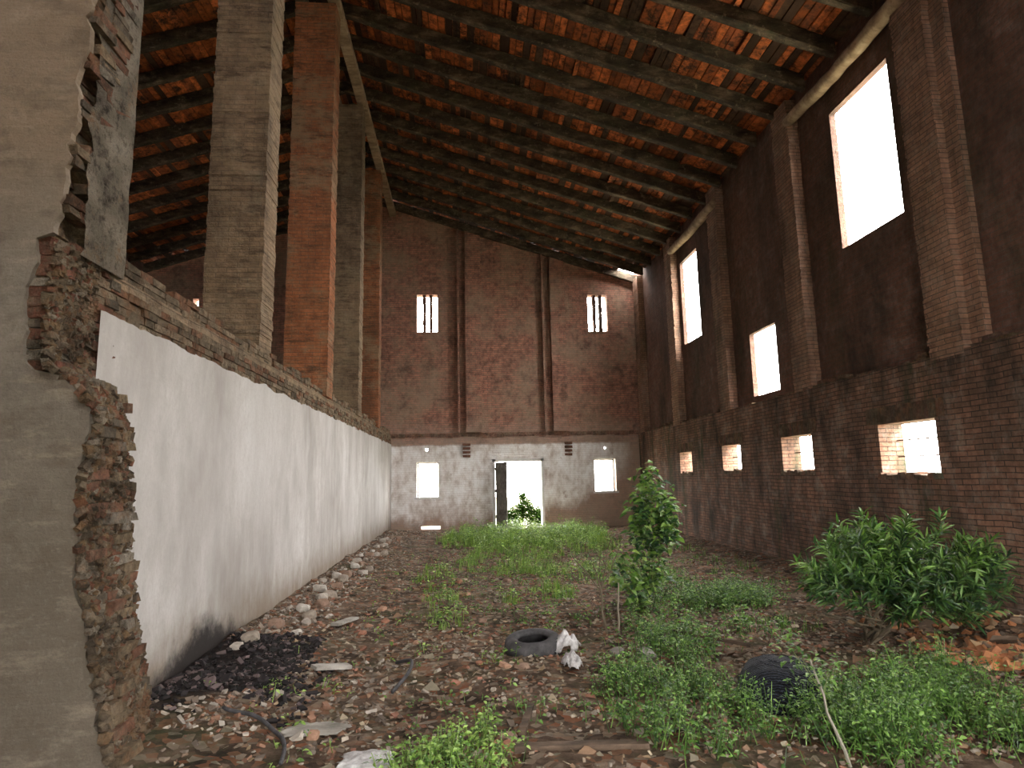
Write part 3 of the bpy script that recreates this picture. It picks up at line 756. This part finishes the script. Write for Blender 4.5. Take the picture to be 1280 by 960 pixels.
patch('ground_cover', 'sparse low green ground cover creeping over the middle of the floor', [(1.2, 9.5, 1.9, 2.2, 330), (2.6, 12.5, 1.6, 2.2, 260), (.2, 13.5, 1.6, 2.2, 200), (1.2, 7.2, 1.2, .9, 90), (3.4, 9.2, 1.1, 1.0, 150), (.2, 5.0, .7, .6, 40)], .03, .12, 'mid', 17, ll=.06)
def branchy(mb, r, p0, p1, r0, r1, n=5, wob=.04, col=(.16, .13, .09)):
    pts = [Vector(p0).lerp(Vector(p1), i / n) + Vector((r.gauss(0, wob), r.gauss(0, wob), 0)) * (1 if 0 < i < n else 0) for i in range(n + 1)]
    mb.tube(pts, [r0 + (r1 - r0) * i / n for i in range(n + 1)], 5, col); return pts
def bush():
    r = random.Random(77); bx, by = 4.1, 6.4
    root = empty('evergreen_bush', (0, 0, 0))
    setp(root, 'large rounded evergreen bush with narrow glossy leaves near the right wall', 'bush')
    lv = MB(); br = MB()
    lobes = [(4.75, 6.35, .72, .62, .5, .42), (4.1, 6.5, .78, .5, .45, .36), (3.85, 6.35, .6, .45, .4, .3), (5.1, 6.3, .62, .42, .4, .34), (4.6, 6.15, .42, .5, .4, .28), (4.45, 6.7, .85, .5, .4, .33)]
    tips = []
    for i in range(290):
        lx, ly, lz, rx, ry, rz = r.choice(lobes)
        a = r.uniform(0, 6.28); u = r.uniform(-.75, 1); q = r.uniform(.55, 1.05); s_ = math.sqrt(1 - u * u)
        tips.append(Vector((lx + math.cos(a) * s_ * rx * q, ly + math.sin(a) * s_ * ry * q, max(.12, lz + u * rz * q))))
    for (tx, ty, tz) in ((3.5, 6.35, .72), (3.42, 6.3, .78), (4.2, 6.5, 1.22), (5.5, 6.2, .8), (5.35, 6.2, .98), (4.9, 6.3, 1.2), (4.55, 6.3, 1.2), (5.45, 6.2, .62), (3.7, 6.4, .9), (5.2, 6.1, .3)): tips.append(Vector((tx, ty, tz)))
    cen = Vector((4.4, 6.4, .25))
    for t in tips:
        d0 = (t - cen).normalized(); d0 = (d0 + Vector((0, 0, .35)) + Vector((r.gauss(0, .2), r.gauss(0, .2), r.gauss(0, .15)))).normalized()
        L = r.uniform(.12, .24); br.tube([t - d0 * L, t], [.005, .003], 3, (.10, .14, .05), cap=False)
        key = 'dark' if r.random() < (.9 if t.z < .65 else .35) else 'mid'  # shaded inside and lit top painted in: darker greens low, lighter high
        for k in range(r.randint(16, 23)):
            q = k / 16; p = t - d0 * L * (1 - q); a = k * 2.4
            o1 = d0.cross(Vector((0, 0, 1))); o1 = o1.normalized() if o1.length > .05 else Vector((1, 0, 0)); o2 = d0.cross(o1)
            d = d0 * r.uniform(.35, 1.0) + (o1 * math.cos(a) + o2 * math.sin(a)) * r.uniform(.6, .95)
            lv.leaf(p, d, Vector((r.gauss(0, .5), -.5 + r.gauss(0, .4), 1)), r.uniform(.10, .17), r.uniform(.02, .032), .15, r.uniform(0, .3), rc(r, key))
    for i in range(10):
        t = r.choice(tips[:200]); t = t.lerp(Vector((4.5, 6.4, .6)), .4)
        branchy(br, r, (bx + r.gauss(0, .05), by + r.gauss(0, .05), gh(bx, by) - .03), t, .018, .007)
    for i in range(6): branchy(br, r, (bx + .1, by, .08), (3.45 + i * .12, 6.2 + r.gauss(0, .1), .3), .012, .005)
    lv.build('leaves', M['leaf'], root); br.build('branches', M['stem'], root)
bush()
def leafy_shrub():
    r = random.Random(9); root = empty('leafy_shrub'); setp(root, 'tall slender shrub with broad light-green leaves in the middle of the floor', 'shrub')
    lv = MB(); br = MB(); B0 = Vector((2.3, 8.3, gh(2.3, 8.3) - .02))
    tops = [(2.38, 8.0, 1.72), (2.2, 8.1, 1.35), (2.55, 8.0, 1.45), (2.62, 8.1, 1.2), (1.95, 7.9, .7), (1.75, 7.7, .55), (2.3, 8.0, 1.6), (2.5, 7.9, 1.3)]
    for tp in tops:
        pts = branchy(br, r, B0, tp, .011, .004, 6, .03, (.14, .16, .07))
        for p in [a_.lerp(b_, .5) for a_, b_ in zip(pts[1:], pts[2:])] + pts[2:]:
            for k in range(26 if p.z > .85 else 9):
                a = r.uniform(0, 6.28); el = r.uniform(-.5, .6); q = p + Vector((r.gauss(0, .07), r.gauss(0, .07), r.gauss(0, .07)))
                d = Vector((math.cos(a) * math.cos(el), math.sin(a) * math.cos(el), math.sin(el)))
                L = r.uniform(.07, .15); lv.leaf(q, d, Vector((r.gauss(0, .5), -.6, 1)), L, L * .5, .12, .3, rc(r, r.choice(('mid', 'dark', 'bright'))))
    lv.build('leaves', M['leaf'], root); br.build('stems', M['stem'], root)
leafy_shrub()
def sapling():
    r = random.Random(19); root = empty('bare_sapling'); setp(root, 'thin nearly bare sapling with forked twigs beside the tyre', 'sapling')
    br = MB(); lv = MB(); b = Vector((1.56, 7.2, gh(1.56, 7.2) - .02))
    branchy(br, r, b, (1.5, 7.2, .45), .015, .012, 4, .008); branchy(br, r, b + Vector((.12, 0, 0)), (1.72, 7.25, .5), .014, .006, 4, .01, (.3, .26, .2))
    for tp in ((1.35, 7.2, .95), (1.62, 7.1, 1.0), (1.2, 7.3, .82), (1.5, 7.2, .8), (1.75, 7.2, .92)):
        pts = branchy(br, r, (1.5, 7.2, .43), tp, .009, .004, 5, .012)
        for p in pts[2:]:
            for k in range(9):
                a = r.uniform(0, 6.28); lv.leaf(p + Vector((r.gauss(0, .03), r.gauss(0, .03), r.gauss(0, .02))), Vector((math.cos(a), math.sin(a), r.uniform(-.3, .4))), Vector((0, 0, 1)), r.uniform(.04, .08), .018, .1, .2, rc(r, 'mid'))
    br.build('twigs', M['stem'], root); lv.build('leaves', M['leaf'], root)
sapling()
def stalk():
    r = random.Random(29); root = empty('leafy_stalk'); setp(root, 'tall weed on a pale bare stalk at the lower right, before the black netting', 'weed')
    br = MB(); lv = MB(); x, y = 2.26, 3.85
    pts = branchy(br, r, (x, y, gh(x, y) - .02), (2.17, 4.05, .52), .011, .006, 6, .006, (.27, .25, .20))
    for p, rr in ((Vector((2.14, 4.1, .52)), .09), (Vector((2.2, 4.05, .42)), .1), (Vector((2.08, 4.15, .6)), .07), (Vector((2.26, 4.0, .47)), .08)):
        br.tube([pts[4], p], [.004, .002], 3, (.2, .25, .1), cap=False)
        for k in range(34):
            a = r.uniform(0, 6.28); lv.leaf(p + Vector((r.gauss(0, rr * .6), r.gauss(0, rr * .6), r.gauss(0, rr * .6))), Vector((math.cos(a), math.sin(a), r.uniform(-.4, .5))), Vector((0, 0, 1)), r.uniform(.04, .075), .024, .1, .25, rc(r, 'mid'))
    br.build('stalk', M['stem'], root); lv.build('leaves', M['leaf'], root)
stalk()
def door_shrub():
    r = random.Random(39); root = empty('doorway_shrub'); setp(root, 'bright green shrub standing outside the far doorway', 'shrub')
    lv = MB(); br = MB()
    for (cx, cy, cz, rr) in ((2.25, 24, .62, .38), (1.95, 24, .3, .45), (2.6, 24.1, .25, .45), (1.55, 24.2, .15, .4), (2.15, 24, 1.0, .2), (3.0, 24.3, .2, .4)):
        br.tube([(2.1, 24, -.15), (cx, cy, cz)], [.02, .008], 5, (.03, .025, .015))
        for k in range(int(7500 * rr * rr)):
            v = Vector((r.gauss(0, 1), r.gauss(0, 1), r.gauss(0, 1))).normalized() * rr * r.uniform(.3, 1)
            a = r.uniform(0, 6.28); lv.leaf(Vector((cx, cy, cz)) + v, Vector((math.cos(a), math.sin(a), r.uniform(-.3, .6))), Vector((0, 0, 1)), r.uniform(.09, .16), .06, .1, .2, rc(r, 'deep'))
    lv.build('leaves', M['leaf_out'], root); br.build('stems', M['stem'], root)
door_shrub()

# ------------------------------------------------------------------ things lying about
def tyre():
    R, rt, hw = .235, .075, .085; v, f = [], []; nA = 48
    prof = [(R - .085, -.05), (R - .075, -.075), (R - .04, -.088), (R + .02, -.08), (R + .045, -.05), (R + .052, 0), (R + .045, .05), (R + .02, .08), (R - .04, .088), (R - .075, .075), (R - .085, .05), (R - .07, .042), (R - .03, .06), (R + .005, .05), (R + .02, 0), (R + .005, -.05), (R - .03, -.06), (R - .07, -.042)]
    m = len(prof)
    for i in range(nA):
        a = 2 * math.pi * i / nA
        for j, (q, z) in enumerate(prof):
            g = -.006 if (3 <= j <= 7 and i % 2) else 0
            v.append(((q + g) * math.cos(a), (q + g) * math.sin(a), z))
    for i in range(nA):
        for j in range(m): f.append((i * m + j, ((i + 1) % nA) * m + j, ((i + 1) % nA) * m + (j + 1) % m, i * m + (j + 1) % m))
    o = mesh_obj('tyre', v, f, M['rubber'], smooth=True); o.location = (.66, 6.55, gh(.66, 6.55) + .075); o.rotation_euler = (math.radians(5), math.radians(-3), 0)
    setp(o, 'old black car tyre lying flat on the earth floor', 'tyre')
tyre()
def rag(name, c, sx, sy, sz, seed, label, mat, cat, n=26):
    v, f = [], []
    for i in range(n + 1):
        for j in range(n + 1):
            u, w = i / n * 2 - 1, j / n * 2 - 1; d = math.hypot(u, w)
            x = u * sx * (1 + .35 * mn.noise(Vector((u * 2, w * 2, seed)))); y = w * sy * (1 + .35 * mn.noise(Vector((w * 2, u * 2, seed + 5))))
            z = sz * max(0, 1 - d * d * .6) * (.75 + .5 * mn.noise(Vector((u * 2.2, w * 2.2, seed + 9)))) + .06 * sz * mn.noise(Vector((u * 9, w * 9, seed)))
            v.append((x, y, max(z, 0) + .004))
    for i in range(n):
        for j in range(n):
            a = i * (n + 1) + j; u, w = (i + .5) / n * 2 - 1, (j + .5) / n * 2 - 1
            if math.hypot(u, w) < 1.02 + .25 * mn.noise(Vector((math.atan2(w, u) * 1.5, seed, 0))): f.append((a, a + n + 1, a + n + 2, a + 1))
    o = mesh_obj(name, v, f, mat, smooth=True); o.location = (c[0], c[1], gh(c[0], c[1]) + c[2]); setp(o, label, cat)
    md = o.modifiers.new('thickness', 'SOLIDIFY'); md.thickness = .004; return o
rag('plastic_bag', (.98, 6.42, .0), .13, .12, .24, 3, 'crumpled white plastic bag leaning against the tyre', M['plastic'], 'bag')
rag('plastic_bag', (.95, 5.95, .0), .09, .16, .16, 8, 'smaller torn white plastic scrap on the ground in front of the tyre', M['plastic'], 'bag')
rag('plastic_sheet', (-.62, 4.18, .0), .17, .16, .05, 13, 'flat pale grey plastic sheet at the bottom edge of the floor', M['plastic'], 'sheet')
rag('plastic_sheet', (-1.05, 4.75, .0), .24, .12, .04, 15, 'dusty whitish plastic strip on the rubble at the lower left', M['palewood'], 'sheet')
def netting():
    v, f = [], []; n, mr = 40, 14
    for j in range(mr + 1):
        q = j / mr
        for i in range(n):
            a = 2 * math.pi * i / n
            rr = q * (1 + .12 * mn.noise(Vector((math.cos(a), math.sin(a), 1)))); h = .31 * math.sqrt(max(0, 1 - q ** 2.4)) + .02 * mn.noise(Vector((math.cos(a) * q * 4, math.sin(a) * q * 4, 9)))
            v.append((rr * .36 * math.cos(a), rr * .40 * math.sin(a), h))
    for j in range(mr):
        for i in range(n): f.append((j * n + i, j * n + (i + 1) % n, (j + 1) * n + (i + 1) % n, (j + 1) * n + i))
    o = mesh_obj('netting_bundle', v, f, M['net'], smooth=True); o.location = (2.43, 4.98, gh(2.43, 4.98) - .01)
    setp(o, 'domed bundle of blue-black netting half sunk in the foreground weeds', 'netting')
    mb = MB()
    for q in range(5):
        rr = .95 - q * .17; h = .31 * math.sqrt(1 - rr ** 2.4) + .004
        mb.tube([(rr * .365 * math.cos(t / 20 * math.pi * 2), rr * .41 * math.sin(t / 20 * math.pi * 2), h) for t in range(21)], .003, 4)
    mb.build('cord', M['net'], o, tint=False)
netting()
def board(name, c, L, w, t, rz, mat, label, cat, tilt=0.):
    mb = MB(); r = random.Random(int(c[0] * 100)); n = 8
    for i in range(n): mb.box(-L / 2 + L * i / n, -L / 2 + L * (i + 1) / n, -w / 2 + r.uniform(-.004, .004), w / 2 + r.uniform(-.004, .004), 0, t + r.uniform(-.003, .003))
    o = mb.build(name, mat, tint=False); o.location = (c[0], c[1], gh(c[0], c[1]) + (c[2] if len(c) > 2 else .01)); o.rotation_euler = (0, tilt, rz); setp(o, label, cat)
board('plank', (.72, 4.24, -.01), .85, .07, .045, -.06, M['darkwood'], 'dark rotten plank lying across the bottom of the floor', 'plank')
board('stick', (.42, 4.75), .55, .05, .03, 1.35, M['darkwood'], 'short dark stick pointing away behind the rotten plank', 'stick')
board('board', (-1.22, 6.1, .04), .34, .13, .03, .6, M['palewood'], 'pale splintered board on the ash heap by the left wall', 'board', .15)
board('board', (-1.45, 8.0, .03), .5, .10, .03, 1.25, M['palewood'], 'long pale board lying along the foot of the left wall', 'board', .05)
board('pole', (2.35, 6.25, .12), .75, .03, .03, -.45, M['darkwood'], 'thin dark pole slanting over the ground behind the netting', 'pole', .12)
def cable(pts, r, label, name, cat):
    mb = MB(); P = []
    for i in range(len(pts) - 1):
        for t in range(8):
            q = t / 8; a, b = Vector(pts[i]), Vector(pts[i + 1]); p0 = Vector(pts[max(i - 1, 0)]); p3 = Vector(pts[min(i + 2, len(pts) - 1)])
            P.append(.5 * ((2 * a) + (b - p0) * q + (2 * p0 - 5 * a + 4 * b - p3) * q * q + (3 * a - p0 - 3 * b + p3) * q ** 3))
    mb.tube([(p.x, p.y, gh(p.x, p.y) + p.z) for p in P], r, 7); setp(mb.build(name, M['rubber'], smooth=True, tint=False), label, cat)
cable([(-1.75, 4.95, .02), (-1.45, 4.8, .04), (-1.2, 4.5, .03), (-1.12, 4.15, .02)], .014, 'black cable curving over the rubble at the bottom left', 'cable', 'cable')
cable([(-.66, 6.3, .02), (-.5, 6.05, .1), (-.52, 5.7, .07), (-.62, 5.5, .01)], .016, 'bent dark hoop of hose standing on the earth left of the tyre', 'hose', 'hose')

# rubble: chunks one could count, then crumbs nobody could
rng = random.Random(55)
def chunk(name, seed, col, s):
    r = random.Random(seed); bm = bmesh.new(); bmesh.ops.create_icosphere(bm, subdivisions=2, radius=1)
    for v in bm.verts:
        p = v.co; k = 1 + .35 * mn.noise(p * 1.5 + Vector((seed, 0, 0)))
        v.co = Vector((max(-.75, min(.75, p.x * k)) * s[0], max(-.75, min(.75, p.y * k)) * s[1], max(-.7, min(.7, p.z * k)) * s[2]))
    me = bpy.data.meshes.new(name); bm.to_mesh(me); bm.free(); me.materials.append(M['stone'])
    a = me.color_attributes.new('tint', 'FLOAT_COLOR', 'CORNER'); a.data.foreach_set('color', [*col, 1.0] * len(me.loops))
    return bpy.data.objects.new(name, me)
T1 = ordn + ['twenty-' + q for q in ordn[:9]] + ['thirtieth'] + ['thirty-' + q for q in ordn[:9]] + ['fortieth']
NTH = T1
def scatter(name, label, cat, group, spots, cols, size, seed):
    r = random.Random(seed); ps = [chunk(name, seed + i, c, size) for i, c in enumerate(cols)]
    for i, (x, y) in enumerate(spots):
        o = ps[i % len(ps)].copy() if i >= len(ps) else ps[i]; COL.objects.link(o)
        k = r.uniform(.6, 1.25); o.scale = (k, k, k); o.rotation_euler = (r.uniform(-.3, .3), r.uniform(-.3, .3), r.uniform(0, 6.28))
        o.location = (x, y, gh(x, y) + size[2] * k * .35); setp(o, label.replace('#', NTH[i]), cat, group)
scatter('mortar_chunk', 'pale mortar chunk at the foot of the left wall, # from the near end', 'rubble', 'mortar chunks by the left wall',
        [(-2.3 + rng.uniform(0, .55) + .02 * i * 0, 6.6 + i * .33 + rng.uniform(-.06, .06)) for i in range(36)], [(.42, .38, .33), (.33, .28, .23), (.5, .47, .42), (.3, .2, .15)], (.11, .09, .07), 100)
scatter('tile_fragment', 'orange roof tile fragment below the evergreen bush, # from the left', 'tile fragment', 'roof tile fragments by the right wall',
        sorted([(rng.uniform(4.2, 5.5), rng.uniform(5.3, 6.2)) for i in range(34)], key=lambda p: p[0] / p[1]), [(.44, .19, .09), (.36, .14, .07), (.52, .30, .16)], (.12, .09, .022), 200)
scatter('brick_fragment', 'broken brick on the open earth floor, # nearest to the viewer', 'brick', 'brick pieces strewn over the floor',
        sorted([(rng.uniform(-1.3, 1.0), rng.uniform(4.2, 11)) for i in range(26)] + [(rng.uniform(3.2, 5.6), rng.uniform(8.5, 16)) for i in range(14)], key=lambda p: math.hypot(*p)), [(.36, .17, .11), (.30, .2, .15), (.42, .25, .17)], (.075, .055, .035), 300)
scatter('stone', 'grey stone among the weeds right of the tyre, # from the left', 'stone', 'stones right of the tyre', [(1.45, 6.35), (1.7, 6.15), (2.0, 6.6), (2.35, 6.75)], [(.24, .22, .20), (.30, .28, .26)], (.12, .08, .055), 400)
def crumbs(name, label, areas, cols, smin, smax, seed, flat=.35, cat='rubble'):
    r = random.Random(seed); mb = MB()
    for (x0, x1, y0, y1, n) in areas:
        for i in range(n):
            x = r.uniform(x0, x1); y = r.uniform(y0, y1)
            if x < XL + .05 or x > XR - .05 or (x < -2.0 and y < 4.75): continue
            if name != 'ash_heap' and math.hypot(x + 2.2, (y - 6.1) * .62) + mn.noise(Vector((x * 3, y * 3, 1))) * .25 < .68: continue
            if mn.noise(Vector((x * 1.3, y * 1.3, seed))) + r.uniform(-.4, .4) < -.12: continue
            s_ = r.uniform(smin, smax); s_ = s_ * (1 if r.random() < .9 else 1.8)
            R = Matrix.Rotation(r.uniform(0, 6.28), 3, 'Z') @ Matrix.Rotation(r.gauss(0, .45), 3, 'X') @ Matrix.Rotation(r.gauss(0, .45), 3, 'Y')
            c = r.choice(cols); k = r.uniform(.65, 1.2)
            mb.obox((x, y, gh(x, y) + s_ * flat * .5), R, s_, s_ * r.uniform(.4, 1), s_ * flat, tuple(v * k for v in c), .3, r)
    setp(mb.build(name, M['litter']), label, cat, kind='stuff')
crumbs('rubble_crumbs', 'small crumbs of brick and mortar covering the whole earth floor', [(-2.45, 3.5, 3.8, 8, 4800), (-2.45, 6, 8, 14, 4600), (3, 6.05, 4.5, 8, 1500), (-2.45, 6, 14, 21.5, 2600)],
       [(.33, .16, .11), (.25, .17, .12), (.28, .22, .165), (.38, .33, .27), (.17, .13, .10), (.24, .20, .16)], .007, .021, 70)
crumbs('wall_debris', 'pale plaster and mortar debris heaped along the foot of the left wall', [(-2.48, -1.7, 4.7, 12, 1500), (-2.48, -1.2, 12, 21.5, 900), (-1.9, -.6, 4.1, 6.5, 500), (-2.48, -2.2, 6, 20, 1100)],
       [(.40, .36, .31), (.26, .21, .17), (.27, .15, .10), (.16, .125, .10)], .008, .028, 71)
crumbs('dry_leaves', 'dry brown fallen leaves scattered over the earth floor', [(-1.8, 4.2, 3.8, 9, 4200), (-1.8, 6, 9, 16, 3000), (3.8, 6, 5, 8, 900)],
       [(.24, .15, .095), (.33, .24, .15), (.17, .115, .08), (.42, .35, .25), (.25, .22, .16)], .012, .028, 72, .06, 'leaves')
crumbs('ash_heap', 'black ash and charred scraps by the foot of the left wall', [(-2.45, -1.5, 5.0, 7.2, 2600), (-2.2, -1.2, 4.8, 6.3, 900)],
       [(.02, .016, .018), (.03, .025, .028), (.12, .09, .09), (.012, .012, .012), (.02, .016, .018)], .008, .026, 73, .4, 'ash')
crumbs('tile_rubble', 'orange tile rubble along the foot of the right wall behind the bush', [(4.3, 6.05, 5.2, 7.2, 700)], [(.5, .22, .1), (.42, .18, .09), (.5, .34, .2), (.2, .14, .1)], .025, .06, 74, .3, 'rubble')
